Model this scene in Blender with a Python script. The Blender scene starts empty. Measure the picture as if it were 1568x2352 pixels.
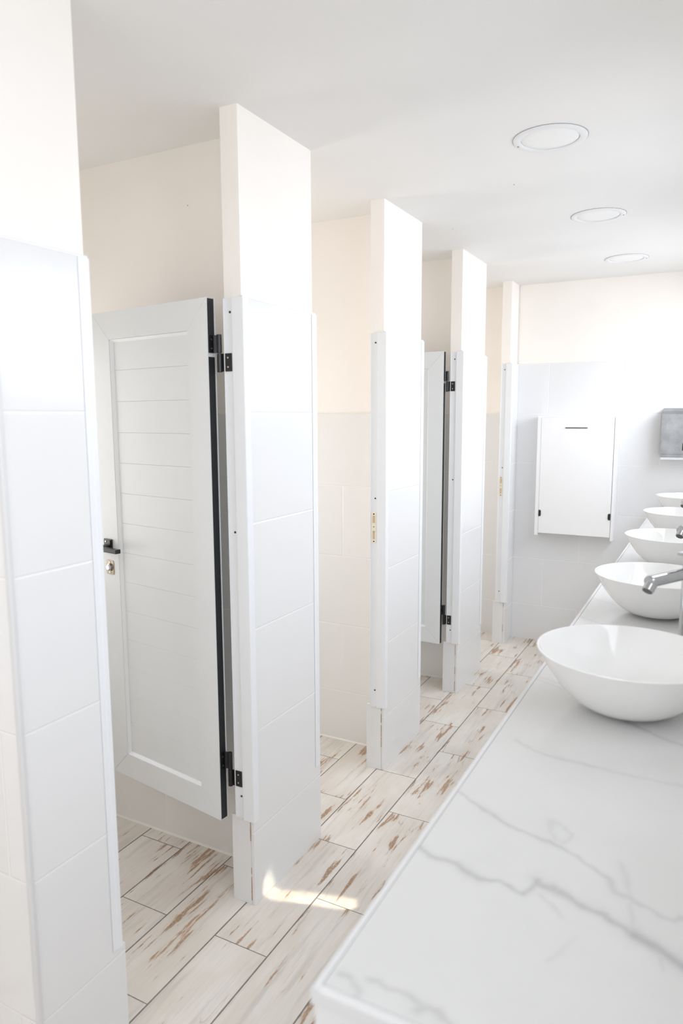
import bpy, bmesh, math, random
import numpy as np
from mathutils import Vector, Matrix

random.seed(7)
SC = bpy.context.scene
COL = SC.collection
PI = math.pi

# ------------------------------------------------------------------ camera
def set_camera():
    pitch, yaw, roll, f = -0.134348, -0.487751, -0.003853, 1626.4886
    loc = Vector((1.266334, -0.096029, 1.608468))
    cy, sy, cp, sp = math.cos(yaw), math.sin(yaw), math.cos(pitch), math.sin(pitch)
    fw = Vector((sy * cp, cy * cp, sp))
    r = Vector((cy, -sy, 0.0))
    u = r.cross(fw)
    c, s = math.cos(roll), math.sin(roll)
    r2 = c * r + s * u
    u2 = -s * r + c * u
    cd = bpy.data.cameras.new('camera')
    cd.sensor_fit = 'VERTICAL'
    cd.sensor_height = 36.0
    cd.sensor_width = 24.0
    cd.lens = f / 2352.0 * 36.0
    cd.clip_start = 0.02
    cd.clip_end = 60
    cd.dof.use_dof = True
    cd.dof.focus_distance = 2.9
    cd.dof.aperture_fstop = 3.0
    cam = bpy.data.objects.new('camera', cd)
    cam.matrix_world = Matrix(((r2.x, u2.x, -fw.x, loc.x), (r2.y, u2.y, -fw.y, loc.y), (r2.z, u2.z, -fw.z, loc.z), (0, 0, 0, 1)))
    COL.objects.link(cam)
    SC.camera = cam
set_camera()

# ------------------------------------------------------------------ view, world, lights
SC.view_settings.view_transform = 'Standard'
SC.view_settings.look = 'None'
SC.view_settings.gamma = 1.0
SC.view_settings.use_curve_mapping = False
SC.view_settings.exposure = -0.29
SC.cycles.use_denoising = True
SC.cycles.max_bounces = 14
SC.cycles.diffuse_bounces = 8
SC.cycles.glossy_bounces = 5
SC.cycles.sample_clamp_indirect = 6.0
SC.cycles.caustics_reflective = False
SC.cycles.caustics_refractive = False

W = bpy.data.worlds.new('world')
W.use_nodes = True
W.node_tree.nodes['Background'].inputs[0].default_value = (0.86, 0.93, 1.0, 1)
W.node_tree.nodes['Background'].inputs[1].default_value = 0.8
SC.world = W

def area(name, loc, target, sx, sy, power, color=(1, 1, 1), spread=180):
    ld = bpy.data.lights.new(name, 'AREA')
    ld.shape = 'RECTANGLE'
    ld.size, ld.size_y = sx, sy
    ld.energy = power
    ld.color = color
    ld.spread = math.radians(spread)
    o = bpy.data.objects.new(name, ld)
    d = (Vector(target) - Vector(loc)).normalized()
    o.rotation_euler = d.to_track_quat('-Z', 'Y').to_euler()
    o.location = loc
    COL.objects.link(o)
    return o

WIN = [(-1.15, 0.05), (0.35, 1.60), (1.95, 3.25), (3.50, 4.75)]      # windows in the right wall: y ranges
WZ0, WZ1 = 1.70, 2.30
XR = 1.50                                              # right wall
DAY = (0.95, 1.0, 1.09)
SKY = [0.5, 6.8, 3.6, 6.6]           # wide soft sky light through each window
SUNLIT = [11.5, 0.8, 11.5, 14.0]      # brighter light thrown in from the sunlit ground outside
for (ya, yb), p, q in zip(WIN, SKY, SUNLIT):
    c, zc, dy, dz = (ya + yb) / 2, (WZ0 + WZ1) / 2, yb - ya - .04, WZ1 - WZ0 - .04
    area('daylight', (XR + 0.125, c, zc), (0, c, zc - 1.05), dy, dz, p, DAY, 150)
    area('daylight', (XR + 0.13, c, zc), (0, c, zc - 0.80), dy, dz, q, DAY, 150)
STALLS = [(1.10, 1.848), (1.934, 2.872), (2.957, 3.902), (3.988, 4.94)]   # clear y range inside each stall
for (ya, yb), p in zip(STALLS, (5.6, 9.6, 6.5, 9.0)):
    c = (ya + yb) / 2
    area('stall_fill_light', (-1.42, c, 1.40), (0.6, c, 1.30), 0.46, 1.06, p, (1.0, 0.975, 0.945))  # unseen lamp added behind each stall to brighten its inside
area('front_fill_light', (0.4, -1.38, 1.95), (0.4, 2.0, 1.85), 1.6, 0.6, 22.0, DAY)  # unseen fill lamp, standing in a guessed window behind the viewer
area('sunbeam', (1.45, 2.156, 2.066), (0.185, 1.798, 0.0), 0.045, 0.39, 0.11, (1.0, 0.86, 0.66), 1.2)

# ------------------------------------------------------------------ mesh helpers
def box(bm, x0, x1, y0, y1, z0, z1):
    vs = [bm.verts.new((x, y, z)) for z in (z0, z1) for y in (y0, y1) for x in (x0, x1)]
    for f in ((0, 2, 3, 1), (4, 5, 7, 6), (0, 1, 5, 4), (2, 6, 7, 3), (0, 4, 6, 2), (1, 3, 7, 5)):
        bm.faces.new([vs[i] for i in f])

def prism(bm, poly, a0, a1, axis='z'):
    """poly: 2-D points; extruded between a0 and a1 along axis (z: xy points, y: xz points, x: yz points)"""
    def v(p, a):
        if axis == 'z': return (p[0], p[1], a)
        if axis == 'y': return (p[0], a, p[1])
        return (a, p[0], p[1])
    A = [bm.verts.new(v(p, a0)) for p in poly]
    B = [bm.verts.new(v(p, a1)) for p in poly]
    n = len(poly)
    bm.faces.new(A)
    bm.faces.new(B[::-1])
    for i in range(n):
        bm.faces.new((A[i], A[(i + 1) % n], B[(i + 1) % n], B[i]))

def lathe(bm, prof, n=64, c=(0, 0, 0)):
    """prof: (radius, z) list; radius 0 closes to a point"""
    rings = []
    for r, z in prof:
        if r <= 1e-7:
            rings.append([bm.verts.new((c[0], c[1], c[2] + z))])
        else:
            rings.append([bm.verts.new((c[0] + r * math.cos(2 * PI * i / n), c[1] + r * math.sin(2 * PI * i / n), c[2] + z)) for i in range(n)])
    for A, B in zip(rings, rings[1:]):
        for i in range(n):
            j = (i + 1) % n
            if len(A) == 1 and len(B) == 1: continue
            if len(A) == 1: bm.faces.new((A[0], B[i], B[j]))
            elif len(B) == 1: bm.faces.new((A[i], B[0], A[j]))
            else: bm.faces.new((A[i], B[i], B[j], A[j]))

def cyl(bm, p0, p1, r0, r1=None, n=32, cap=0.0):
    """round bar from p0 to p1 with slightly rounded ends (cap)"""
    r1 = r0 if r1 is None else r1
    p0, p1 = Vector(p0), Vector(p1)
    d = p1 - p0
    L = d.length
    q = d.normalized().to_track_quat('Z', 'Y').to_matrix()
    prof = [(0, 0), (r0 - cap, 0), (r0, cap), (r1, L - cap), (r1 - cap, L), (0, L)] if cap > 0 else [(0, 0), (r0, 0), (r1, L), (0, L)]
    b2 = bmesh.new()
    lathe(b2, prof, n)
    for v in b2.verts: v.co = q @ v.co + p0
    m = bpy.data.meshes.new('tmp')
    b2.to_mesh(m); b2.free()
    bm.from_mesh(m)
    bpy.data.meshes.remove(m)

def put(name, bm, mat, parent=None, loc=None, bevel=0.0, smooth=False, segs=2):
    """link bm as ONE mesh object; loc is the origin (verts are given in the same frame as loc)"""
    bmesh.ops.recalc_face_normals(bm, faces=bm.faces)
    if bevel > 0:
        es = [e for e in bm.edges if len(e.link_faces) == 2 and e.calc_face_angle(0) > 0.5]
        bmesh.ops.bevel(bm, geom=es, offset=bevel, segments=segs, profile=0.6, affect='EDGES', clamp_overlap=True)
    if loc is not None:
        for v in bm.verts: v.co -= Vector(loc)
    me = bpy.data.meshes.new(name)
    if smooth:
        for e in bm.edges:
            e.smooth = not (len(e.link_faces) == 2 and e.calc_face_angle(0) > math.radians(38))
        for f in bm.faces: f.smooth = True
    bm.to_mesh(me)
    bm.free()
    me.materials.append(mat)
    o = bpy.data.objects.new(name, me)
    if loc is not None and parent is None: o.location = loc
    if parent is not None: o.parent = parent
    COL.objects.link(o)
    return o

def boxes(name, lst, mat, parent=None, loc=None, bevel=0.0):
    bm = bmesh.new()
    for b in lst: box(bm, *b)
    return put(name, bm, mat, parent, loc, bevel)

def empty(name, loc, rz=0.0):
    o = bpy.data.objects.new(name, None)
    o.location = loc
    o.rotation_euler = (0, 0, rz)
    o.empty_display_size = 0.1
    COL.objects.link(o)
    return o

def tag(o, label, cat, group=None, kind=None):
    o['label'] = label
    o['category'] = cat
    if group: o['group'] = group
    if kind: o['kind'] = kind
    return o

def copy_tree(o, parent=None):
    c = o.copy()
    COL.objects.link(c)
    if parent is not None: c.parent = parent
    for ch in list(o.children): copy_tree(ch, c)
    return c

# ------------------------------------------------------------------ materials
class NT:
    def __init__(self, name):
        self.m = bpy.data.materials.new(name)
        self.m.use_nodes = True
        self.t = self.m.node_tree
        self.b = self.t.nodes['Principled BSDF']
    def n(self, typ): return self.t.nodes.new(typ)
    def link(self, a, b): self.t.links.new(a, b)
    def val(self, sock, v):
        if hasattr(v, 'is_output') or isinstance(v, bpy.types.NodeSocket): self.link(v, sock)
        else: sock.default_value = v
    def math(self, op, a, b=0.0, c=None):
        nd = self.n('ShaderNodeMath'); nd.operation = op
        self.val(nd.inputs[0], a); self.val(nd.inputs[1], b)
        if c is not None: self.val(nd.inputs[2], c)
        return nd.outputs[0]
    def xyz(self):
        g = self.n('ShaderNodeNewGeometry')
        s = self.n('ShaderNodeSeparateXYZ'); self.link(g.outputs['Position'], s.inputs[0])
        return s.outputs
    def vec(self, x, y, z=0.0):
        c = self.n('ShaderNodeCombineXYZ')
        self.val(c.inputs[0], x); self.val(c.inputs[1], y); self.val(c.inputs[2], z)
        return c.outputs[0]
    def noise(self, v, scale=1.0, detail=3.0, rough=0.55, dist=0.0):
        nd = self.n('ShaderNodeTexNoise')
        if v is not None: self.link(v, nd.inputs['Vector'])
        nd.inputs['Scale'].default_value = scale
        nd.inputs['Detail'].default_value = detail
        nd.inputs['Roughness'].default_value = rough
        nd.inputs['Distortion'].default_value = dist
        return nd.outputs['Fac']
    def white(self, v):
        nd = self.n('ShaderNodeTexWhiteNoise'); nd.noise_dimensions = '3D'
        self.link(v, nd.inputs['Vector'])
        return nd.outputs['Value']
    def smooth(self, v, a, b, lo=0.0, hi=1.0):
        nd = self.n('ShaderNodeMapRange'); nd.interpolation_type = 'SMOOTHSTEP'
        self.val(nd.inputs[0], v)
        for i, x in enumerate((a, b, lo, hi)): nd.inputs[i + 1].default_value = x
        return nd.outputs[0]
    def mix(self, f, a, b):
        nd = self.n('ShaderNodeMix'); nd.data_type = 'RGBA'
        self.val(nd.inputs[0], f)
        for s, v in ((nd.inputs[6], a), (nd.inputs[7], b)):
            self.val(s, v if isinstance(v, bpy.types.NodeSocket) else (*v, 1))
        return nd.outputs[2]
    def bump(self, h, strength=0.3, dist=0.002):
        nd = self.n('ShaderNodeBump')
        nd.inputs['Strength'].default_value = strength
        nd.inputs['Distance'].default_value = dist
        self.link(h, nd.inputs['Height'])
        self.link(nd.outputs[0], self.b.inputs['Normal'])
    def base(self, c, rough=0.5, metal=0.0, spec=0.5):
        self.val(self.b.inputs['Base Color'], c if isinstance(c, bpy.types.NodeSocket) else (*c, 1))
        self.val(self.b.inputs['Roughness'], rough)
        self.b.inputs['Metallic'].default_value = metal
        self.b.inputs['Specular IOR Level'].default_value = spec
        return self.m

def plain(name, c, rough=0.5, metal=0.0, spec=0.5, var=0.02, scale=6.0):
    t = NT(name)
    n = t.noise(None, scale, 3)
    tc = t.n('ShaderNodeTexCoord')
    t.link(tc.outputs['Object'], t.t.nodes[-2].inputs['Vector']) if t.t.nodes[-2].type == 'TEX_NOISE' else None
    k = t.smooth(n, 0.3, 0.7)
    lo = tuple(max(0, x * (1 - var)) for x in c)
    hi = tuple(min(1, x * (1 + var)) for x in c)
    return t.base(t.mix(k, lo, hi), rough, metal, spec)

def wall_tile(name, axis, width=None, off=0.0, alt=True, color=(0.80, 0.803, 0.805), grout=(0.87, 0.86, 0.835), rough=0.16):
    t = NT(name)
    X, Y, Z = t.xyz()
    rz = t.math('DIVIDE', t.math('SUBTRACT', Z, 0.2554), 0.3411)
    fr = t.math('FRACT', t.math('ADD', rz, 10.0))
    dz = t.math('MULTIPLY', t.math('MINIMUM', fr, t.math('SUBTRACT', 1.0, fr)), 0.3411)
    d = dz
    row = t.math('FLOOR', t.math('ADD', rz, 10.0))
    idv = t.vec(0.0, row, 0.0)
    if width:
        U = X if axis == 'x' else Y
        par = t.math('MULTIPLY', t.math('MODULO', row, 2.0), 0.5) if alt else 0.0
        u = t.math('ADD', t.math('ADD', t.math('DIVIDE', t.math('SUBTRACT', U, off), width), 20.0), par)
        fu = t.math('FRACT', u)
        du = t.math('MULTIPLY', t.math('MINIMUM', fu, t.math('SUBTRACT', 1.0, fu)), width)
        d = t.math('MINIMUM', dz, du)
        idv = t.vec(t.math('FLOOR', u), row, 0.0)
    m = t.smooth(d, 0.0009, 0.0021, 1.0, 0.0)
    tone = t.math('MULTIPLY_ADD', t.white(idv), 0.025, 0.985)
    nd = t.n('ShaderNodeMix'); nd.data_type = 'RGBA'; nd.blend_type = 'MULTIPLY'
    nd.inputs[0].default_value = 1.0
    nd.inputs[6].default_value = (*color, 1)
    t.link(t.vec(tone, tone, tone), nd.inputs[7])
    col = t.mix(m, nd.outputs[2], grout)
    h = t.smooth(d, 0.001, 0.0045, 0.0, 1.0)
    t.bump(h, 0.6, 0.0012)
    return t.base(col, t.math('MULTIPLY_ADD', m, 0.5, rough), 0.0, 0.5)

def floor_mat():
    t = NT('worn_plank_tile')
    X, Y, Z = t.xyz()
    RW, RL = 0.1953, 0.595
    rx = t.math('DIVIDE', t.math('ADD', X, 0.035), RW)
    row = t.math('FLOOR', rx)
    fx = t.math('FRACT', t.math('ADD', rx, 40.0))
    par = t.math('MODULO', t.math('ADD', row, 40.0), 2.0)
    ry = t.math('ADD', t.math('DIVIDE', t.math('SUBTRACT', Y, 1.5), RL), t.math('MULTIPLY', par, 0.5))
    colm = t.math('FLOOR', ry)
    fy = t.math('FRACT', t.math('ADD', ry, 40.0))
    dx = t.math('MULTIPLY', t.math('MINIMUM', fx, t.math('SUBTRACT', 1.0, fx)), RW)
    dy = t.math('MULTIPLY', t.math('MINIMUM', fy, t.math('SUBTRACT', 1.0, fy)), RL)
    idv = t.vec(row, colm, 3.0)
    r1 = t.white(idv)
    r2 = t.white(t.vec(colm, row, 9.0))
    o1 = t.math('MULTIPLY', r1, 61.0)
    o2 = t.math('MULTIPLY', r2, 47.0)
    wob = t.math('MULTIPLY', t.math('SUBTRACT', t.noise(t.vec(t.math('MULTIPLY', X, 6.0), t.math('MULTIPLY', Y, 9.0), o1), 1.0, 2), 0.5), 0.009)
    Xw = t.math('ADD', X, wob)
    def streak(sx, sy, k, detail=4.0, rough=0.6):
        return t.noise(t.vec(t.math('ADD', t.math('MULTIPLY', Xw, sx), o1), t.math('ADD', t.math('MULTIPLY', Y, sy), o2), t.math('MULTIPLY', r1, k)), 1.0, detail, rough)
    patch = t.noise(t.vec(t.math('ADD', t.math('MULTIPLY', X, 9.0), o2), t.math('ADD', t.math('MULTIPLY', Y, 3.2), o1), 1.0), 1.0, 2)
    n1 = streak(46.0, 4.2, 13.0, 5.0, 0.66)
    s = t.math('ADD', t.math('MULTIPLY', n1, 0.62), t.math('MULTIPLY', patch, 0.42))
    rust = t.smooth(s, 0.593, 0.618)
    brk = t.smooth(t.noise(t.vec(t.math('MULTIPLY', X, 260.0), t.math('MULTIPLY', Y, 90.0), 0.0), 1.0, 3), 0.34, 0.5)
    rust = t.math('MULTIPLY', rust, t.math('MULTIPLY_ADD', brk, 0.5, 0.5))
    halo = t.math('MULTIPLY', t.smooth(s, 0.54, 0.62), 0.25)
    gray = t.math('MULTIPLY', t.smooth(streak(34.0, 2.2, 31.0, 4.0), 0.52, 0.70), 0.42)
    fine = t.smooth(streak(150.0, 7.0, 51.0, 3.0), 0.35, 0.7)
    cream = t.mix(t.smooth(t.noise(t.vec(t.math('MULTIPLY', X, 7.0), t.math('MULTIPLY', Y, 3.0), o1), 1.0, 3), 0.35, 0.65), (0.695, 0.645, 0.58), (0.765, 0.73, 0.68))
    cream = t.mix(t.math('MULTIPLY', fine, 0.16), cream, (0.56, 0.51, 0.45))
    cream = t.mix(gray, cream, (0.47, 0.45, 0.43))
    cream = t.mix(halo, cream, (0.50, 0.36, 0.25))
    rcol = t.mix(t.smooth(n1, 0.5, 0.72), (0.44, 0.285, 0.18), (0.33, 0.20, 0.12))
    c = t.mix(t.math('MULTIPLY', rust, 0.92), cream, rcol)
    crack = t.noise(t.vec(t.math('ADD', t.math('MULTIPLY', X, 8.0), o2), t.math('ADD', t.math('MULTIPLY', Y, 0.7), o1), 4.0), 1.0, 3, 0.55)
    ck = t.smooth(t.math('ABSOLUTE', t.math('SUBTRACT', crack, 0.53)), 0.0, 0.0035, 1.0, 0.0)
    c = t.mix(t.math('MULTIPLY', t.math('MULTIPLY', ck, t.smooth(patch, 0.45, 0.6)), 0.34), c, (0.30, 0.23, 0.17))
    wn = t.math('MULTIPLY', t.noise(t.vec(t.math('MULTIPLY', X, 60.0), t.math('MULTIPLY', Y, 60.0), 0.0), 1.0, 2), 0.0012)
    gx = t.smooth(t.math('ADD', dx, wn), 0.0024, 0.0034, 1.0, 0.0)
    gy = t.smooth(t.math('ADD', dy, wn), 0.0017, 0.0025, 1.0, 0.0)
    g = t.math('MAXIMUM', gx, gy)
    gcol = t.mix(t.noise(t.vec(t.math('MULTIPLY', X, 5.0), t.math('MULTIPLY', Y, 5.0), 0.0), 1.0, 2), (0.10, 0.08, 0.065), (0.19, 0.17, 0.15))
    c = t.mix(t.math('MULTIPLY', g, 0.92), c, gcol)
    t.bump(t.math('SUBTRACT', t.math('SUBTRACT', 1.0, t.math('MULTIPLY', rust, 0.35)), g), 0.35, 0.0012)
    return t.base(c, t.math('MULTIPLY_ADD', rust, 0.15, 0.42), 0.0, 0.4)

def marble_mat():
    t = NT('veined_white_marble')
    X, Y, Z = t.xyz()
    a = t.n('ShaderNodeAttribute'); a.attribute_name = 'vein'
    cloud = t.noise(t.vec(t.math('MULTIPLY', X, 3.0), t.math('MULTIPLY', Y, 3.0), 0.0), 1.0, 4, 0.6)
    base = t.mix(t.smooth(cloud, 0.35, 0.7), (0.65, 0.648, 0.635), (0.68, 0.678, 0.668))
    fine = t.noise(t.vec(t.math('MULTIPLY', X, 120.0), t.math('MULTIPLY', Y, 120.0), 0.0), 1.0, 3)
    v = t.math('MULTIPLY', a.outputs['Fac'], t.math('MULTIPLY_ADD', fine, 0.8, 0.6))
    c = t.mix(t.math('MINIMUM', v, 1.0), base, (0.38, 0.38, 0.385))
    return t.base(c, 0.14, 0.0, 0.5)

def steel_mat():
    t = NT('brushed_steel')
    tc = t.n('ShaderNodeTexCoord')
    mp = t.n('ShaderNodeMapping'); mp.inputs['Scale'].default_value = (14, 14, 260)
    t.link(tc.outputs['Object'], mp.inputs[0])
    n = t.noise(mp.outputs[0], 1.0, 3)
    sm = t.noise(tc.outputs['Object'], 9.0, 5, 0.65)
    c = t.mix(t.smooth(sm, 0.35, 0.7), (0.34, 0.35, 0.36), (0.46, 0.47, 0.48))
    return t.base(c, t.math('MULTIPLY_ADD', n, 0.2, 0.30), 1.0)

M = {}
M['cream'] = plain('cream_wall_paint', (0.925, 0.886, 0.838), 0.7, var=0.012, scale=3)
M['ceil'] = plain('white_ceiling_paint', (0.80, 0.79, 0.775), 0.8, var=0.01, scale=2)
M['tile_front'] = wall_tile('white_wall_tile', 'y')
M['tile_plain'] = plain('white_tile_piece', (0.79, 0.795, 0.80), 0.2, var=0.01)
M['tile_part'] = wall_tile('partition_tile', 'x', 0.48, -0.307, True, (0.83, 0.825, 0.815))
M['tile_back'] = wall_tile('back_wall_tile', 'x', 0.48, 0.213, True)
M['tile_right'] = wall_tile('right_wall_tile', 'y', 0.48, 0.1, True)
M['floor'] = floor_mat()
M['marble'] = marble_mat()
M['alu'] = plain('white_aluminium', (0.83, 0.85, 0.87), 0.32, var=0.008)
M['trim'] = plain('white_edge_profile', (0.70, 0.70, 0.70), 0.3, var=0.008)
M['door'] = plain('white_door_sheet', (0.785, 0.81, 0.825), 0.36, var=0.012, scale=4)
M['black'] = plain('black_metal', (0.008, 0.008, 0.009), 0.3, var=0.05)
M['gasket'] = plain('black_rubber_gasket', (0.016, 0.018, 0.021), 0.42, var=0.08)
M['screw'] = plain('steel_screw', (0.62, 0.62, 0.62), 0.28, 1.0)
M['hole'] = plain('dark_screw_head', (0.03, 0.028, 0.026), 0.4)
M['brass'] = plain('pale_brass_plate', (0.90, 0.83, 0.68), 0.35, 0.4)
M['wood'] = plain('raw_wood_recess', (0.70, 0.52, 0.34), 0.7)
M['bronze'] = plain('bronze_lock_plate', (0.36, 0.29, 0.20), 0.32, 0.9)
M['chrome'] = plain('chrome', (0.50, 0.51, 0.52), 0.06, 1.0, var=0.01)
M['aer'] = plain('dark_aerator_mesh', (0.06, 0.055, 0.05), 0.5)
M['ceramic'] = plain('white_glazed_ceramic', (0.83, 0.825, 0.81), 0.02, var=0.006)
M['lacq'] = plain('white_laminate', (0.91, 0.91, 0.91), 0.35, var=0.006)
M['panel'] = plain('white_counter_panel', (0.74, 0.74, 0.745), 0.35, var=0.006)
M['steel'] = steel_mat()
M['rim'] = plain('white_lamp_rim', (0.78, 0.78, 0.79), 0.35, var=0.006)
M['diff'] = plain('frosted_lamp_diffuser', (0.84, 0.84, 0.825), 0.45, var=0.006)
M['seam'] = plain('shadow_gap', (0.30, 0.30, 0.31), 0.6)
M['silicone'] = plain('clear_silicone_bead', (0.80, 0.78, 0.74), 0.25)
M['clay'] = plain('exposed_clay_edge', (0.42, 0.28, 0.20), 0.7, var=0.25, scale=40)

# ------------------------------------------------------------------ the setting
H = 2.5
T = 0.012
YW = 4.9466
XL = -1.35
ZT = 1.9645                         # top of the tall tiling
ZP = 1.6196                         # top of the partition tiling
YF = -1.30
def struct(o, label, cat):
    return tag(o, label, cat, kind='structure')

struct(boxes('floor', [(XL - .1, XR + .15, YF - .1, YW + .15, -0.1, 0)], M['floor']), 'floor of worn white wood-look plank tiles with brown scuffs', 'floor')
ce = struct(boxes('ceiling', [(XL - .1, XR + .15, YF - .1, YW + .15, H, H + .1)], M['ceil']), 'flat white painted ceiling with round downlights', 'ceiling')
boxes('nick', [(.5025, .5045, 2.779, 2.793, H - .0006, H + .001), (.0745, .0775, 3.299, 3.306, H - .0006, H + .001)], M['clay'], ce)
wb = struct(boxes('wall_back', [(XL - .1, XR + .15, YW + T, YW + .15, 0, H)], M['cream']), 'far end wall, tiled low and cream painted above', 'wall')
boxes('tile_cladding', [(0.0002, XR, YW, YW + T, 0, ZT), (XL, -0.075, YW, YW + T, 0, ZP)], M['tile_back'], wb)
lst = [(XL - .1, XL, YF, YW + T, 0, .85), (XL - .1, XL, YF, YW + T, 1.95, H)]
cs = [(a + b) / 2 for a, b in STALLS]
ys = [YF] + [v for c in cs for v in (c - .25, c + .25)] + [YW + T]
for i in range(0, len(ys), 2): lst.append((XL - .1, XL, ys[i], ys[i + 1], .85, 1.95))  # openings added so the stall fill lamps shine in
wl = struct(boxes('wall_left', lst, M['cream']), 'cream wall with an added window behind each toilet stall', 'wall')
boxes('tile_cladding', [(XL, XL + T, 1.02, YW - .001, 0, .84)], M['tile_right'], wl)
lst = [(XR, XR + .15, YF, YW + T, 0, WZ0), (XR, XR + .15, YF, YW + T, WZ1, H)]
ys = [YF] + [v for p in WIN for v in p] + [YW + T]
for i in range(0, len(ys), 2): lst.append((XR, XR + .15, ys[i], ys[i + 1], WZ0, WZ1))
wr = struct(boxes('wall_right', lst, M['cream']), 'window wall behind the vanity counter', 'wall')
boxes('tile_cladding', [(XR - T, XR, YF, YW - .001, 0, 1.62)], M['tile_right'], wr)
# front wall behind the camera, with a guessed, unseen fanlight opening for the fill lamp
DX0, DX1, DZ0, DZ1 = -0.41, 1.21, 1.64, 2.26
wf = struct(boxes('wall_front', [(XL - .1, DX0, YF - .12, YF, 0, H), (DX1, XR + .15, YF - .12, YF, 0, H), (DX0, DX1, YF - .12, YF, 0, DZ0), (DX0, DX1, YF - .12, YF, DZ1, H)], M['cream']), 'wall with a guessed wide fanlight behind the viewer', 'wall')
for i, (ya, yb) in enumerate(WIN):
    e = 0.04
    bm = bmesh.new()
    box(bm, XR + .02, XR + .07, ya, yb, WZ0, WZ0 + e); box(bm, XR + .02, XR + .07, ya, yb, WZ1 - e, WZ1)
    box(bm, XR + .02, XR + .07, ya, ya + e, WZ0 + e, WZ1 - e); box(bm, XR + .02, XR + .07, yb - e, yb, WZ0 + e, WZ1 - e)
    struct(put('window_%d' % (i + 1), bm, M['alu']), 'high window %s in the right wall' % ('beside the viewer', 'over the near end of the counter', 'in the middle of the wall', 'nearest the far wall')[i], 'window')

def frame(bm, a0, a1, b0, b1, z0, z1, axis, e=0.03):
    for p in ((b0, b1, z0, z0 + e), (b0, b1, z1 - e, z1), (b0, b0 + e, z0 + e, z1 - e), (b1 - e, b1, z0 + e, z1 - e)):
        if axis == 'x': box(bm, a0, a1, *p)
        else: box(bm, p[0], p[1], a0, a1, p[2], p[3])
for i, c in enumerate(cs):  # frames for the added stall openings, out of view
    bm = bmesh.new(); frame(bm, XL - .075, XL - .055, c - .25, c + .25, .85, 1.95, 'x', .02)
    struct(put('window_%d' % (i + 5), bm, M['alu']), 'added tall window at the back of the %s stall' % ('nearest', 'second', 'third', 'farthest')[i], 'window')
bm = bmesh.new(); frame(bm, YF - .07, YF - .03, DX0, DX1, DZ0, DZ1, 'y', .02)  # frame of the guessed opening in front of the fill lamp
struct(put('window_9', bm, M['alu']), 'guessed wide fanlight in the wall behind the viewer', 'window')

# piers between the stalls and the partitions behind them
D = 0.0862
PIERS = [('B', 1.67, 2.1124), ('C', 2.6904, 3.1387), ('D', 3.7127, 4.1769), ('E', 4.7466, 4.9466)]
pl_label = {'B': 'white tiled pier carrying the first open stall door with its handle', 'C': 'white tiled pier with the brass strike plate facing the viewer, between the two doors',
            'D': 'white tiled pier carrying the farther stall door', 'E': 'narrow white tiled pier against the far end wall'}
for k, y0, y1 in PIERS:
    last = k == 'E'
    ye = y1 if last else y1 - T
    bm = bmesh.new(); box(bm, -D + T, -T, y0 + T, ye, 0, H)
    p = struct(put('pillar', bm, M['cream']), pl_label[k], 'pillar')
    bm = bmesh.new(); yj = y1 - (0 if last else .0085)
    prism(bm, [(y0 + .0015, 0), (y1, 0), (y1, .300), (yj, .3005), (yj, ZT), (y0 + .0015, ZT)], -T, 0, 'x')
    put('tile_cladding', bm, M['tile_front'], p, bevel=0.0012)
    bm = bmesh.new(); box(bm, -D, -T - .0006, y0, y0 + T, 0, 0.3045)
    if not last: box(bm, -D, -T - .0006, y1 - T, y1, 0, 0.3045)
    put('skirting_tile', bm, M['tile_plain'], p, bevel=0.0012)
    # ragged unglazed edge where the corner tiles meet
    bm = bmesh.new()
    zz = 0.015
    while zz < 0.29:
        h = random.uniform(0.02, 0.07)
        if random.random() < 0.62:
            w = random.uniform(0.0006, 0.0018)
            box(bm, -T - .0004 - w, -T + .001, y0 - 0.0004, y0 + .002, zz, min(zz + h, .295))
        zz += h + random.uniform(0.0, 0.02)
    put('chipped_edge', bm, M['clay'], p)
    if not last:
        c = 0.5 * (y0 + y1)
        first = k == 'B'
        q = struct(boxes('partition', [(XL + .0005, -D + T, c - .023, c + .023, 0, H)], M['cream']),
                   {'B': 'cream partition seen behind the first open stall door', 'C': 'cream partition wall of the stall without a visible door', 'D': 'cream partition wall glimpsed behind the farther stall door'}[k], 'partition wall')
        if first: boxes('nick', [(-.357, -.354, c - .0236, c - .022, 2.310, 2.314)], M['clay'], q)
        boxes('tile_cladding', [(XL + T, -D + T, c - .035, c - .023, 0, ZP), (XL + T, -D + T, c + .023, c + .035, 0, ZP)], M['tile_part'], q)
        bm = bmesh.new(); prism(bm, [(c - .035, 0), (c - .0405, 0), (c - .035, .006)], XL + T, -D + T, 'x')
        put('silicone_bead', bm, M['silicone'], q)
# nearest wall end
pa = struct(boxes('pillar', [(XL + .0005, -D + T, 0.852, 0.985, 0, H), (-D + T, -T, 0.852, 1.10 - T, 0, H)], M['cream']), 'nearest tiled wall end at the left edge of the view', 'pillar')
bm = bmesh.new(); prism(bm, [(.8405, 0), (1.10, 0), (1.10, .277), (1.0885, .2775), (1.0885, ZT), (.8405, ZT)], -T, 0, 'x')
put('tile_cladding', bm, M['tile_front'], pa, bevel=0.001)
boxes('side_tile', [(XL, -T - .0005, 0.84, 0.852, 0, ZT)], M['tile_part'], pa)
boxes('skirting_tile', [(-D, -T - .0006, 1.10 - T, 1.10, 0, 0.28)], M['tile_plain'], pa, bevel=0.001)
bm = bmesh.new(); prism(bm, [(-.010, .8365), (.0005, .8365), (.0032, .8395), (.0032, .848), (-.010, .848)], 0.0, ZT)
put('corner_trim', bm, M['trim'], pa, bevel=0.0008)

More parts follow.
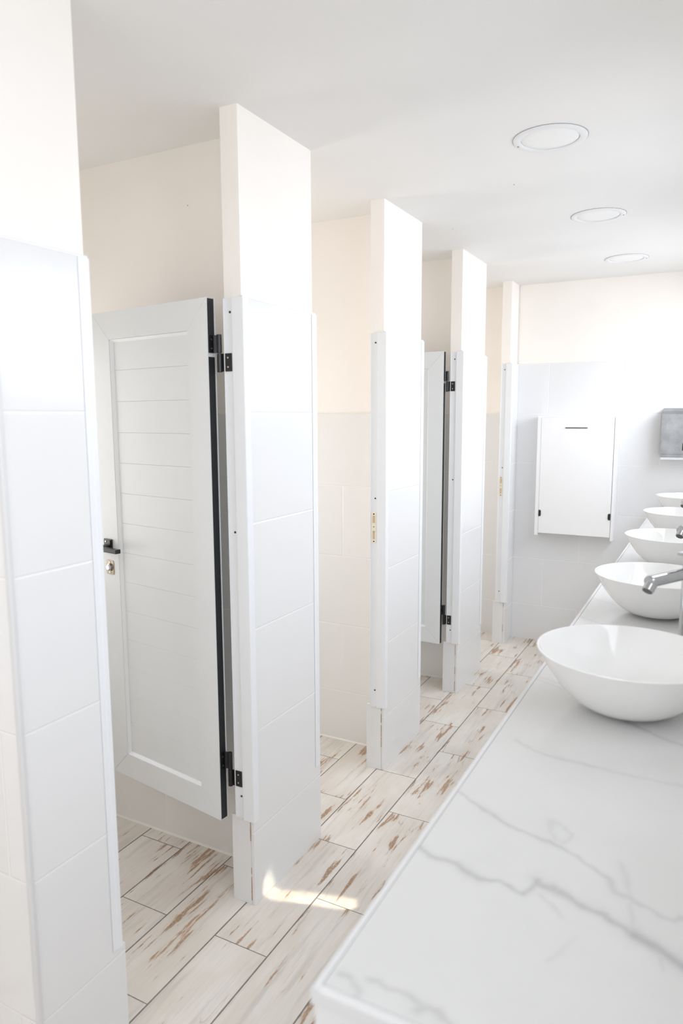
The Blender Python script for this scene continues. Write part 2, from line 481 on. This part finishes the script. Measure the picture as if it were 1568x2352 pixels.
# ------------------------------------------------------------------ door jambs
ZJ0, ZJ1 = 0.3005, 1.958
JP = [(-.0665, .0113), (-.0665, -.006), (-.0637, -.006), (-.0637, -.002), (-.0315, -.002), (-.0315, -.010), (.0085, -.010), (.0105, -.008),
      (.0105, .010), (.0085, .012), (.0085, .022), (.0006, .022), (.0006, -.0007), (-.0127, -.0007), (-.0127, .0113)]
JF = [(-.0665, .006), (-.0665, -.001), (.0025, -.001), (.0040, .001), (.0040, .014), (.0025, .016), (.0025, .030), (.0006, .030), (.0006, .0004), (-.0127, .0004), (-.0127, .006)]
JG = 'white aluminium door jambs on the stall piers'
def disc(bm, x, y, z, r, ydir, th=0.0012):
    cyl(bm, (x, y, z), (x, y + ydir * th, z), r, n=20)

def jamb(y, far, label, hinge=False, strike=False, screws=(1.9175, 1.2525, 0.378), zb=ZJ0):
    s = -1 if far else 1
    loc = (-0.03, y, zb)
    bm = bmesh.new(); prism(bm, [(px, y + s * py) for px, py in (JF if far else JP)], zb, ZJ1)
    r = put('door_jamb', bm, M['alu'], None, loc, bevel=0.0006, segs=1)
    tag(r, label, 'door jamb', JG)
    if far: return r
    for z in screws:
        bm = bmesh.new(); disc(bm, -.0432, y - .002, z, .0036, -1)
        put('screw', bm, M['hole'], r, loc)
    if hinge:
        for z0, z1 in ((1.744, 1.7975), (0.410, 0.4635)):
            bm = bmesh.new(); box(bm, -.0745, -.0395, y - .0045, y - .002, z0, z1)
            prism(bm, [(-.0745, y - .0045), (-.0745, y - .002), (-.080, y - .0012), (-.082, y - .004)], z0, z1)
            cyl(bm, (-.0815, y - .008, z0 - .002), (-.0815, y - .008, z1 + .0005), .0076, n=28, cap=.001)
            h = put('hinge_leaf', bm, M['black'], r, loc, smooth=True)
            bm = bmesh.new()
            for zz in (z0 + .013, z1 - .013): disc(bm, -.053, y - .0045, zz, .0027, -1, .0008)
            put('screw', bm, M['screw'], h, (0, 0, 0)).location = (0, 0, 0)
            bpy.data.objects[h.children[0].name].location = (-loc[0], -loc[1], -loc[2])
    if strike:
        z0, z1 = 1.0545, 1.190
        bm = bmesh.new()
        # plate with two slots: built from strips round the openings
        x0, x1 = -.0608, -.0392
        slots = [(1.1435, 1.176, -.0556, -.0433), (1.0715, 1.1065, -.0548, -.0445)]
        ya, yb = y - .0036, y - .002
        zs = [z0, slots[1][0], slots[1][1], slots[0][0], slots[0][1], z1]
        box(bm, x0, x1, ya, yb, zs[0], zs[1]); box(bm, x0, x1, ya, yb, zs[2], zs[3]); box(bm, x0, x1, ya, yb, zs[4], zs[5])
        for a, b, xa, xb in slots:
            box(bm, x0, xa, ya, yb, a, b); box(bm, xb, x1, ya, yb, a, b)
        sp = put('strike_plate', bm, M['brass'], r, loc)
        for a, b, xa, xb in slots:
            bm = bmesh.new(); box(bm, xa, xb, y - .0021, y - .0018, a, b)
            put('slot_recess', bm, M['wood'], sp, loc)
        bm = bmesh.new(); box(bm, slots[1][2], slots[1][3], y - .006, y - .0034, 1.1065, 1.1095)
        put('latch_lip', bm, M['screw'], sp, loc)
        for z, rr in ((1.183, .0034), (1.0615, .0034), (1.1265, .0024)):
            bm = bmesh.new(); disc(bm, -.0497, y - .0036, z, rr, -1, .0006)
            put('screw', bm, M['hole'], sp, loc)
    # crumbled grout at the foot of the frame
    bm = bmesh.new(); prism(bm, [(-.064, y - .005), (-.040, y - .005), (-.040, y + .001), (-.064, y + .001)], zb - .0035, zb + .004)
    put('grout_bead', bm, M['silicone'], r, loc, bevel=.0015)
    return r

jamb(1.0890, True, 'white jamb edging the nearest wall end at the left', zb=0.277)
jamb(1.67, False, 'white jamb with black hinge leaves carrying the first stall door', hinge=True)
jamb(2.1044, True, 'thin white jamb strip on the far edge of the first full pier')
jamb(2.6904, False, 'white jamb with brass strike plate on the middle pier', strike=True)
jamb(3.1307, True, 'thin white jamb strip on the far edge of the strike-plate pier')
jamb(3.7127, False, 'white jamb with black hinge leaves carrying the farther stall door', hinge=True)
jamb(4.1689, True, 'thin white jamb strip nearest the far wall, past the second hinge jamb')
jamb(4.7466, False, 'white jamb with strike plate beside the far end wall', strike=True)

# ------------------------------------------------------------------ stall doors
def make_door(hx, hy, ang, knuckle, label, handle=True):
    w, zt, zb, st, rt, rb, th, rec = 0.5735, 1.9619, 0.2914, 0.0888, 0.0924, 0.0878, 0.0344, 0.0115
    root = empty('stall_door', (hx, hy, 0), PI - ang)
    tag(root, label, 'door', 'white stall doors standing open')
    g = 0.0004
    L, R, BT, TP = st, w - st, zb + rb, zt - rt
    def lp(name, build, mat, par=root, bevel=0.0, smooth=False):
        bm = bmesh.new(); build(bm)
        return put(name, bm, mat, par, None, bevel, smooth)
    e = 0.0035
    kz, kt = rb * (e / st), rt * (e / st)
    def stile_hinge(bm):
        prism(bm, [(e, zb + kz + g), (L, BT + g), (L, TP - g), (e, zt - kt - g)], -th, 0, 'y')
        for a, b in ((-.003, 0), (-th, -th + .003)):
            prism(bm, [(0, zb + g), (e, zb + kz + g), (e, zt - kt - g), (0, zt - g)], a, b, 'y')
    lp('stile', stile_hinge, M['door'])
    lp('stile', lambda bm: prism(bm, [(w, zb + g), (w, zt - g), (R, TP - g), (R, BT + g)], -th, 0, 'y'), M['door'], bevel=0.0006)
    lp('rail', lambda bm: prism(bm, [(g, zt), (w - g, zt), (R - g, TP), (L + g, TP)], -th, 0, 'y'), M['door'], bevel=0.0004)
    lp('rail', lambda bm: prism(bm, [(g, zb), (L + g, BT), (R - g, BT), (w - g, zb)], -th, 0, 'y'), M['door'], bevel=0.0004)
    # panel of horizontal boards, recessed
    def panel(bm):
        zs = [BT - .004] + [z for z in [1.767 - .1056 * i for i in range(13, -1, -1)] if BT + .01 < z < TP - .01] + [TP + .004]
        box(bm, L - .004, R + .004, -rec - .012, -rec - .0022, zs[0], zs[-1])
        for a, b in zip(zs, zs[1:]): 
            prism(bm, [(-rec - .0022, a + .0001), (-rec - .0006, a + .0002), (-rec, a + .0007), (-rec, b - .0007), (-rec - .0006, b - .0002), (-rec - .0022, b - .0001)], L - .004, R + .004, 'x')
    lp('panel', panel, M['door'])
    def bead(bm):
        q = .0098
        o = [(L + .0006, BT + .0006), (R - .0006, BT + .0006), (R - .0006, TP - .0006), (L + .0006, TP - .0006)]
        i = [(L + q, BT + q), (R - q, BT + q), (R - q, TP - q), (L + q, TP - q)]
        rows = [[bm.verts.new((x, d_, z)) for x, z in pts] for pts, d_ in ((o, -rec - .002), (o, -.0018), (i, -rec + .0012), (i, -rec - .002))]
        for A, B in zip(rows, rows[1:] + rows[:1]):
            for k in range(4): bm.faces.new((A[k], A[(k + 1) % 4], B[(k + 1) % 4], B[k]))
    lp('glazing_bead', bead, M['alu'])
    # black seal let into the hinge edge
    lp('edge_seal', lambda bm: box(bm, .0012, .0034, -th + .0046, -.0042, 1.8535, zt - .002), M['gasket'])
    lp('edge_seal', lambda bm: box(bm, .0012, .0034, -th + .0046, -.0042, zb + .001, 1.788), M['gasket'])
    # hinges: leaf on the door edge, knuckle above the jamb's knuckle
    d = Vector((-math.cos(ang), math.sin(ang))); n = Vector((math.sin(ang), math.cos(ang)))
    dk = Vector((knuckle[0] - hx, knuckle[1] - hy))
    ks, kd = dk.dot(d), dk.dot(n)
    for z0, z1 in ((1.7995, 1.8525), (0.4655, 0.522)):
        def hinge(bm):
            prism(bm, [(-.0006, -.0035), (-.0006, -kd + .004), (ks + .002, -kd - .0076), (ks - .001, -kd - .0052), (-.003, -kd + .006), (-.003, -.0035)], z0, z1)
            cyl(bm, (ks, -kd, z0), (ks, -kd, z1 + .0015), .0076, n=28, cap=.001)
        h = lp('hinge', hinge, M['black'], smooth=True)
        def scr(bm):
            for zz in (z0 + .013, z1 - .013): cyl(bm, (-.003, -.014, zz), (-.0040, -.014, zz), .0028, n=16)
        lp('screw', scr, M['screw'], h)
    # lever handle and turn lock near the free edge
    def plate(bm):
        box(bm, .515, .560, 0, .006, 1.132, 1.178)
        box(bm, .517, .531, .006, .010, 1.140, 1.175)
    hd = lp('handle', plate, M['black'], bevel=.0025)
    lp('neck', lambda bm: box(bm, .522, .548, .004, .032, 1.138, 1.158), M['black'], hd, bevel=.002)
    lp('lever', lambda bm: box(bm, .431, .552, .029, .050, 1.141, 1.156), M['black'], hd, bevel=.0022)
    lp('screw', lambda bm: cyl(bm, (.5475, .006, 1.1685), (.5475, .0078, 1.1685), .0036, .003, n=18), M['screw'], hd)
    def lockp(bm):
        pts = []
        for (cx, cz, a0) in ((.551, 1.0953, 0), (.519, 1.0953, 90), (.519, 1.0547, 180), (.551, 1.0547, 270)):
            for i in range(5):
                a = math.radians(a0 + i * 22.5); pts.append((cx + .005 * math.cos(a), cz + .005 * math.sin(a)))
        prism(bm, pts, 0, .0022, 'y')
    lk = lp('lock_plate', lockp, M['bronze'])
    def knob(bm):
        cyl(bm, (.536, .0022, 1.0752), (.536, .006, 1.0752), .0142, .0142, n=32)
        cyl(bm, (.536, .006, 1.0752), (.536, .012, 1.0752), .0128, .0105, n=32, cap=.002)
    lp('thumb_turn', knob, M['screw'], lk, smooth=True)
    def lscr(bm):
        for zz in (1.0935, 1.0565): cyl(bm, (.535, .0022, zz), (.535, .0042, zz), .0042, .003, n=18)
    lp('screw', lscr, M['screw'], lk)
    return root
make_door(-0.1063, 1.6367, 0.1529, (-0.0815, 1.662), 'white panelled stall door with black lever handle, nearest the viewer')
make_door(-0.0992, 3.6879, 0.0535, (-0.0815, 3.7047), 'white stall door farther away, seen edge on between two piers')

# ------------------------------------------------------------------ ceiling downlights
for i, (x, y) in enumerate(((0.7255, 2.376), (0.729, 3.392), (0.738, 4.398))):
    r = empty('ceiling_light', (x, y, H))
    tag(r, ('round recessed ceiling light nearest the viewer, largest of three', 'round recessed ceiling light in the middle of the three', 'round recessed ceiling light nearest the far wall')[i], 'ceiling light', 'round white downlights in the ceiling')
    bm = bmesh.new(); lathe(bm, [(.0925, -.0004), (.0925, -.0045), (.096, -.0062), (.112, -.0052), (.1165, -.003), (.1172, -.0004)], 96)
    put('rim', bm, M['rim'], r, None, smooth=True)
    bm = bmesh.new(); lathe(bm, [(.1185, -.0001), (.1185, -.0012), (.1165, -.0012)], 96)
    put('shadow_gap', bm, M['seam'], r, None)
    bm = bmesh.new(); lathe(bm, [(0, -.0042), (.06, -.004), (.0885, -.0026), (.0912, -.0012), (.0912, -.0002)], 96)
    put('diffuser', bm, M['diff'], r, None, smooth=True)
    a = PI * (0.97 if i == 0 else 0.08)
    bm = bmesh.new(); box(bm, .104, .109, -.0025, .0025, -.0075, -.0055)
    o = put('spring_clip', bm, M['seam'], r, None); o.rotation_euler = (0, 0, a)

# ------------------------------------------------------------------ fold-down unit on the back wall
yf = YW - 0.10
r = empty('wall_cabinet', (0.42, YW, 0.78))
tag(r, 'white fold-down wall cabinet with black slot pull on the far tiled wall', 'cabinet')
lc = (0.42, YW, 0.78)
boxes('side_panel', [(.1665, .190, yf, YW - .0005, .783, 1.6065)], M['lacq'], r, lc, .0008)
boxes('side_panel', [(.6645, .6825, yf, YW - .0005, .777, 1.6105)], M['lacq'], r, lc, .0008)
boxes('back_panel', [(.190, .6645, YW - .02, YW - .0005, .80, 1.606)], M['lacq'], r, lc)
boxes('top_panel', [(.190, .6645, yf + .002, YW - .02, 1.594, 1.609)], M['lacq'], r, lc)
dp = boxes('door_panel', [(.1915, .6615, yf + .0005, yf + .018, .8005, 1.5935)], M['lacq'], r, lc, .001)
boxes('pull_slot', [(.3506, .4936, yf - .0035, yf + .0006, 1.5225, 1.5285)], M['black'], dp, lc, .001)
for sx in (0, 1):
    x0 = .1918 if sx == 0 else .6612
    s = 1 if sx == 0 else -1
    bm = bmesh.new()
    prism(bm, [(x0, .9165), (x0 + s * .010, .9165), (x0 + s * .0155, .9225), (x0 + s * .0155, .9545), (x0 + s * .010, .9605), (x0, .9605)], yf - .004, yf + .0006, 'y')
    put('hinge', bm, M['black'], dp, lc, .0008)

# paper dispenser
x0 = .9425; x1 = 1.215
lc = (1.08, YW, 1.33)
r = empty('paper_dispenser', lc)
tag(r, 'brushed steel paper towel dispenser high on the far wall at the right edge', 'dispenser')
bm = bmesh.new()
prism(bm, [(YW - .0005, 1.352), (YW - .0005, 1.652), (YW - .088, 1.6335), (YW - .1, 1.614), (YW - .1, 1.362), (YW - .096, 1.352)], x0, x1, 'x')
put('housing', bm, M['steel'], r, lc, .0015)
boxes('bottom_lip', [(x0 - .002, x1 + .002, YW - .104, YW - .0005, 1.345, 1.3605)], M['steel'], r, lc, .001)
boxes('outlet_tray', [(x0 + .003, x1 - .003, YW - .100, YW - .0005, 1.3285, 1.3445)], M['rim'], r, lc, .001)
boxes('level_window', [(1.0665, 1.092, YW - .1015, YW - .099, 1.386, 1.433)], M['black'], r, lc, .001)

# ------------------------------------------------------------------ vanity counter
HC = 0.9855  # counter, basins and taps scaled about the camera to fit before the back wall
XK, YK = 0.9049, 0.5079
veins = [
 (0.55, 0.0032, [(0.9131, 0.8045), (0.9385, 0.7901), (0.9578, 0.7901), (0.9765, 0.7913), (0.9999, 0.7768), (1.0187, 0.7743), (1.0380, 0.7814), (1.0568, 0.7763), (1.0740, 0.7691), (1.0832, 0.7872), (1.0842, 0.8056)]),
 (0.60, 0.0046, [(1.0842, 0.8056), (1.0861, 0.7975), (1.1060, 0.7992), (1.1236, 0.7939), (1.1382, 0.7847), (1.1549, 0.7798)]),
 (0.62, 0.0033, [(1.1549, 0.7798), (1.1740, 0.7766), (1.1934, 0.7662), (1.2119, 0.7586)]),
 (0.75, 0.0057, [(1.2119, 0.7586), (1.2297, 0.7512), (1.2471, 0.7419), (1.2660, 0.7299), (1.3249, 0.7007), (1.3893, 0.6547), (1.4813, 0.6271)]),
 (0.50, 0.0026, [(0.9179, 0.9769), (0.9517, 0.9541), (0.9871, 0.9345), (1.0205, 0.9160), (1.0496, 0.9085), (1.0811, 0.9029), (1.1049, 0.8941), (1.1283, 0.8826), (1.1481, 0.8669), (1.1701, 0.8535)]),
 (0.40, 0.0031, [(1.1701, 0.8535), (1.1794, 0.8316), (1.1991, 0.8249), (1.2214, 0.8174), (1.2402, 0.8060), (1.2519, 0.8070), (1.2623, 0.8176), (1.3341, 0.8203), (1.4813, 0.8019)]),
 (0.22, 0.0026, [(1.1815, 0.8972), (1.1945, 0.8543), (1.2020, 0.8126), (1.2089, 0.7743), (1.2181, 0.7546)]),
 (0.22, 0.0024, [(1.0861, 0.9542), (1.0726, 0.9629), (1.0742, 0.9364), (1.0883, 0.9139), (1.1019, 0.9102), (1.1084, 0.9354), (1.0944, 0.9508)]),
 (0.25, 0.0022, [(1.0937, 0.7783), (1.1128, 0.7659), (1.1290, 0.7478)]), (0.30, 0.0020, [(1.0967, 0.8031), (1.1117, 0.7877), (1.1314, 0.7867)]),
 (0.34, 0.0029, [(0.9540, 1.2099), (1.0001, 1.1800), (1.0393, 1.1720), (1.0712, 1.1721), (1.1072, 1.1694)]),
 (0.22, 0.0028, [(1.1072, 1.1694), (1.1508, 1.1661), (1.2005, 1.1670), (1.2478, 1.1675), (1.3249, 1.1515), (1.4813, 1.1239)]),
 (0.45, 0.0022, [(0.9253, 0.5406), (0.9365, 0.5411)]), (0.38, 0.0024, [(0.9576, 0.5472), (0.9692, 0.5492), (0.9830, 0.5463), (0.9944, 0.5484), (1.0213, 0.5443)]),
 (0.30, 0.0026, [(0.9418, 0.5369), (0.9538, 0.5290), (0.9544, 0.5215)]), (0.40, 0.0031, [(1.0214, 0.5338), (1.0274, 0.5407), (1.0413, 0.5424), (1.0488, 0.5372), (1.0765, 0.5259), (1.2053, 0.5213), (1.4813, 0.5443)]),
 (0.28, 0.0020, [(1.2417, 0.7392), (1.2463, 0.7110)]), (0.16, 0.0020, [(1.1489, 0.7232), (1.1400, 0.6904), (1.1273, 0.6658)]),
 (0.50, 0.0037, [(1.1041, 1.4275), (1.1337, 1.4013), (1.1530, 1.3834), (1.1761, 1.3685)]), (0.35, 0.0026, [(1.1761, 1.3685), (1.2116, 1.3438), (1.2408, 1.3343), (1.3249, 1.2987), (1.4813, 1.2803)]),
 (0.22, 0.0024, [(0.9077, 1.5601), (0.9369, 1.5436), (0.9817, 1.5182), (1.0673, 1.5195)]),
]
rng = random.Random(3)
for k in range(16):                       # further veins along the rest of the slab
    y = 1.60 + k * 0.2 + rng.uniform(-.05, .05)
    x = 0.91
    pts = []
    while x < 1.5:
        pts.append((x, y)); x += rng.uniform(.03, .07); y += rng.uniform(-.045, .02)
    veins.append((rng.uniform(.14, .34), rng.uniform(.002, .004), pts))
r = empty('vanity_counter', (1.18, YK, 0))
tag(r, 'long white marble vanity counter carrying the row of basins', 'counter')
lc = (1.18, YK, 0)
def slab():
    xs = np.linspace(XK + .0105, XR - .0125, 200)
    yy = np.concatenate([np.linspace(YK + .0105, 1.05, 300), np.linspace(1.053, 1.75, 190), np.linspace(1.76, YW - .001, 300)])
    X, Y = np.meshgrid(xs, yy)
    rs = np.random.RandomState(5)
    jx = 0.0011 * (np.sin(Y * 170 + 3 * np.sin(X * 90)) + .6 * np.sin(X * 260 + 1.3))
    jy = 0.0011 * (np.sin(X * 150 + 2 * np.sin(Y * 110)) + .6 * np.sin(X * 330 + Y * 90))
    PX, PY = X + jx, Y + jy
    V = np.zeros_like(X)
    wmod = 1 + .45 * np.sin(X * 47 + Y * 31) * np.sin(X * 19 - Y * 23)
    for amp, wd, pts in veins:
        dm = np.full_like(X, 9.0)
        for (ax, ay), (bx, by) in zip(pts, pts[1:]):
            dx, dy = bx - ax, by - ay
            tt = np.clip(((PX - ax) * dx + (PY - ay) * dy) / (dx * dx + dy * dy), 0, 1)
            dm = np.minimum(dm, np.hypot(PX - ax - tt * dx, PY - ay - tt * dy))
        w_ = wd * wmod
        V = np.maximum(V, amp * (.80 * np.exp(-(dm / (w_ * 1.15)) ** 2) + .30 * np.exp(-(dm / (w_ * 3.0)) ** 2)))
    ny, nx = X.shape
    top = np.stack([X.ravel(), Y.ravel(), np.full(X.size, HC)], 1)
    idx = np.arange(nx * ny).reshape(ny, nx)
    q = np.stack([idx[:-1, :-1], idx[:-1, 1:], idx[1:, 1:], idx[1:, :-1]], -1).reshape(-1, 4)
    # underside and sides from the border loop
    loop = np.concatenate([idx[0, :], idx[1:, -1], idx[-1, -2::-1], idx[-2:0:-1, 0]])
    nb = len(loop)
    low = top[loop].copy(); low[:, 2] = HC - .02
    base = len(top)
    b0 = base + np.arange(nb); b1 = base + (np.arange(nb) + 1) % nb
    t0 = loop; t1 = np.roll(loop, -1)
    sides = np.stack([t1, t0, b0, b1], -1)
    co = np.concatenate([top, low]) - np.array(lc)
    me = bpy.data.meshes.new('top_slab')
    faces = [tuple(x) for x in np.concatenate([q, sides]).tolist()] + [tuple((base + np.arange(nb))[::-1].tolist())]
    me.from_pydata(co.tolist(), [], faces)
    at = me.attributes.new('vein', 'FLOAT', 'POINT')
    at.data.foreach_set('value', np.concatenate([V.ravel(), V.ravel()[loop]]).astype(np.float32))
    me.materials.append(M['marble'])
    o = bpy.data.objects.new('top_slab', me); o.parent = r; COL.objects.link(o)
slab()
# white edge profile with a fine joint to the marble
bm = bmesh.new()
prism(bm, [(XK, HC - .020), (XK, HC - .003), (XK + .0008, HC - .0008), (XK + .003, HC + .0003), (XK + .0095, HC + .0003), (XK + .0095, HC - .020)], YK, YW - .001, 'y')
put('edge_trim', bm, M['trim'], r, lc)
bm = bmesh.new()
prism(bm, [(YK, HC - .020), (YK, HC - .003), (YK + .0008, HC - .0008), (YK + .003, HC + .0003), (YK + .0095, HC + .0003), (YK + .0095, HC - .020)], XK + .0096, XR - .0125, 'x')
put('edge_trim', bm, M['trim'], r, lc)
boxes('front_panel', [(XK + .003, XK + .021, YK + .021, YW - .001, .02, HC - .0208)], M['panel'], r, lc, .001)
boxes('end_panel', [(XK + .003, XR - .0125, YK + .003, YK + .021, .0, HC - .0208)], M['panel'], r, lc, .001)

# ------------------------------------------------------------------ basins
BX, BY, BS = 1.1248, 1.4642, 0.8166
CAM_SCALE = 0.92                         # basins are drawn for a 41 cm bowl and scaled down about the camera
def make_basin():
    Rr, Hb, Rb, k = 0.2052, 0.1415, 0.058, 0.47
    lc = (0, 0, 0)
    root = empty('vessel_basin', (BX, BY, HC + .0003))
    prof = [(0, .0042), (.045, .0042), (.046, .0002), (.0535, .0), (.0555, .0025), (.057, .0042)]
    N = 26
    for i in range(1, N + 1):
        z = Hb * (i / N) ** 1.7
        prof.append((Rb + (Rr - .001 - Rb) * (max(z - .004, 0) / (Hb - .004)) ** k if z > .0045 else Rb + .001 * i, max(z, .0045 + .0002 * i)))
    prof[-1] = (Rr - .0012, Hb - .0016)
    prof += [(Rr - .0016, Hb - .0004), (Rr - .0034, Hb), (Rr - .0056, Hb - .0006), (Rr - .0066, Hb - .002)]
    ri = Rr - .0066
    for i in range(N, 0, -1):
        z = .018 + (Hb - .002 - .018) * ((i - 1) / N) ** 1.5
        f = ((i - 1) / N) ** 1.5
        prof.append((max(.021, .03 + (ri - .03) * f ** .46) if i > 1 else .021, z - (.0 if i > 1 else .001)))
    prof.append((0.0, .0165))
    prof = [(q * CAM_SCALE, z * CAM_SCALE) for q, z in prof]
    bm = bmesh.new(); lathe(bm, prof, 128)
    put('bowl', bm, M['ceramic'], root, None, smooth=True)
    bm = bmesh.new(); lathe(bm, [(0, .0189), (.0147, .0189), (.0179, .0179), (.0184, .0161)], 48)
    put('drain', bm, M['chrome'], root, None, smooth=True)
    return root
proto = make_basin()
BL = ['white round vessel basin nearest the viewer, largest in the row', 'white vessel basin second in the row, behind the nearest chrome spout', 'white vessel basin in the middle of the row of five',
      'white vessel basin second from the far end of the counter', 'white vessel basin at the far end, below the steel dispenser']
for i in range(5):
    b = proto if i == 0 else copy_tree(proto)
    b.location = (BX, BY + i * BS, HC + .0003)
    tag(b, BL[i], 'basin', 'white vessel basins along the counter')

# ------------------------------------------------------------------ taps
def make_tap():
    root = empty('basin_tap', (0, 0, HC))
    bm = bmesh.new(); lathe(bm, [(0, 0.00028), (0.02438, 0.00028), (0.02484, 0.00110), (0.02438, 0.00460), (0.02070, 0.00570), (0.02042, 0.00920), (0.02042, 0.28704), (0.01978, 0.28962), (0, 0.28962)], 48)
    put('body', bm, M['chrome'], root, None, smooth=True)
    # spout along local +x; its end is mitred and carries the aerator
    zc = 0.26312
    bm = bmesh.new(); cyl(bm, (0.01656, 0, zc), (0.17112, 0, zc), 0.01362, n=40, cap=0.00276)
    sp = put('spout', bm, M['chrome'], root, None, smooth=True)
    bm = bmesh.new(); cyl(bm, (0.1585, 0, zc - .0035), (0.1745, 0, zc - .0205), 0.01300, 0.01250, n=36, cap=0.0011)
    ae = put('aerator', bm, M['chrome'], sp, None, smooth=True)
    bm = bmesh.new(); cyl(bm, (0.1743, 0, zc - .0203), (0.1749, 0, zc - .0210), 0.0106, n=30)
    put('mesh_insert', bm, M['aer'], ae, None)
    bm = bmesh.new(); lathe(bm, [(0, 0.29118), (0.01886, 0.29118), (0.02042, 0.29302), (0.02042, 0.30452), (0.01886, 0.30682), (0, 0.30728)], 48)
    cp = put('handle', bm, M['chrome'], root, None, smooth=True)
    bm = bmesh.new(); prism(bm, [(0.0, -0.0101), (0.049, -0.0092), (0.052, -0.0055), (0.052, 0.0055), (0.049, 0.0092), (0.0, 0.0101)], 0.30682, 0.31418)
    put('lever', bm, M['chrome'], cp, None, bevel=0.00138)
    return root
tap = make_tap()
ang0 = math.atan2(-.885, -.465)
TL = ['tall chrome tap beside the nearest basin, its spout over the counter', 'tall chrome tap beside the second basin in the row', 'tall chrome tap beside the middle basin, barely in view at the right edge',
      'tall chrome tap beside the fourth basin in the row']
for i in range(4):
    t = tap if i == 0 else copy_tree(tap)
    dx, da = ((0, 0), (.002, .155), (0, 0.02), (0, 0))[i]
    t.location = (1.2297 + dx, 1.6989 + i * BS, HC)
    t.rotation_euler = (0, 0, ang0 + da)
    tag(t, TL[i], 'tap', 'tall chrome basin taps')
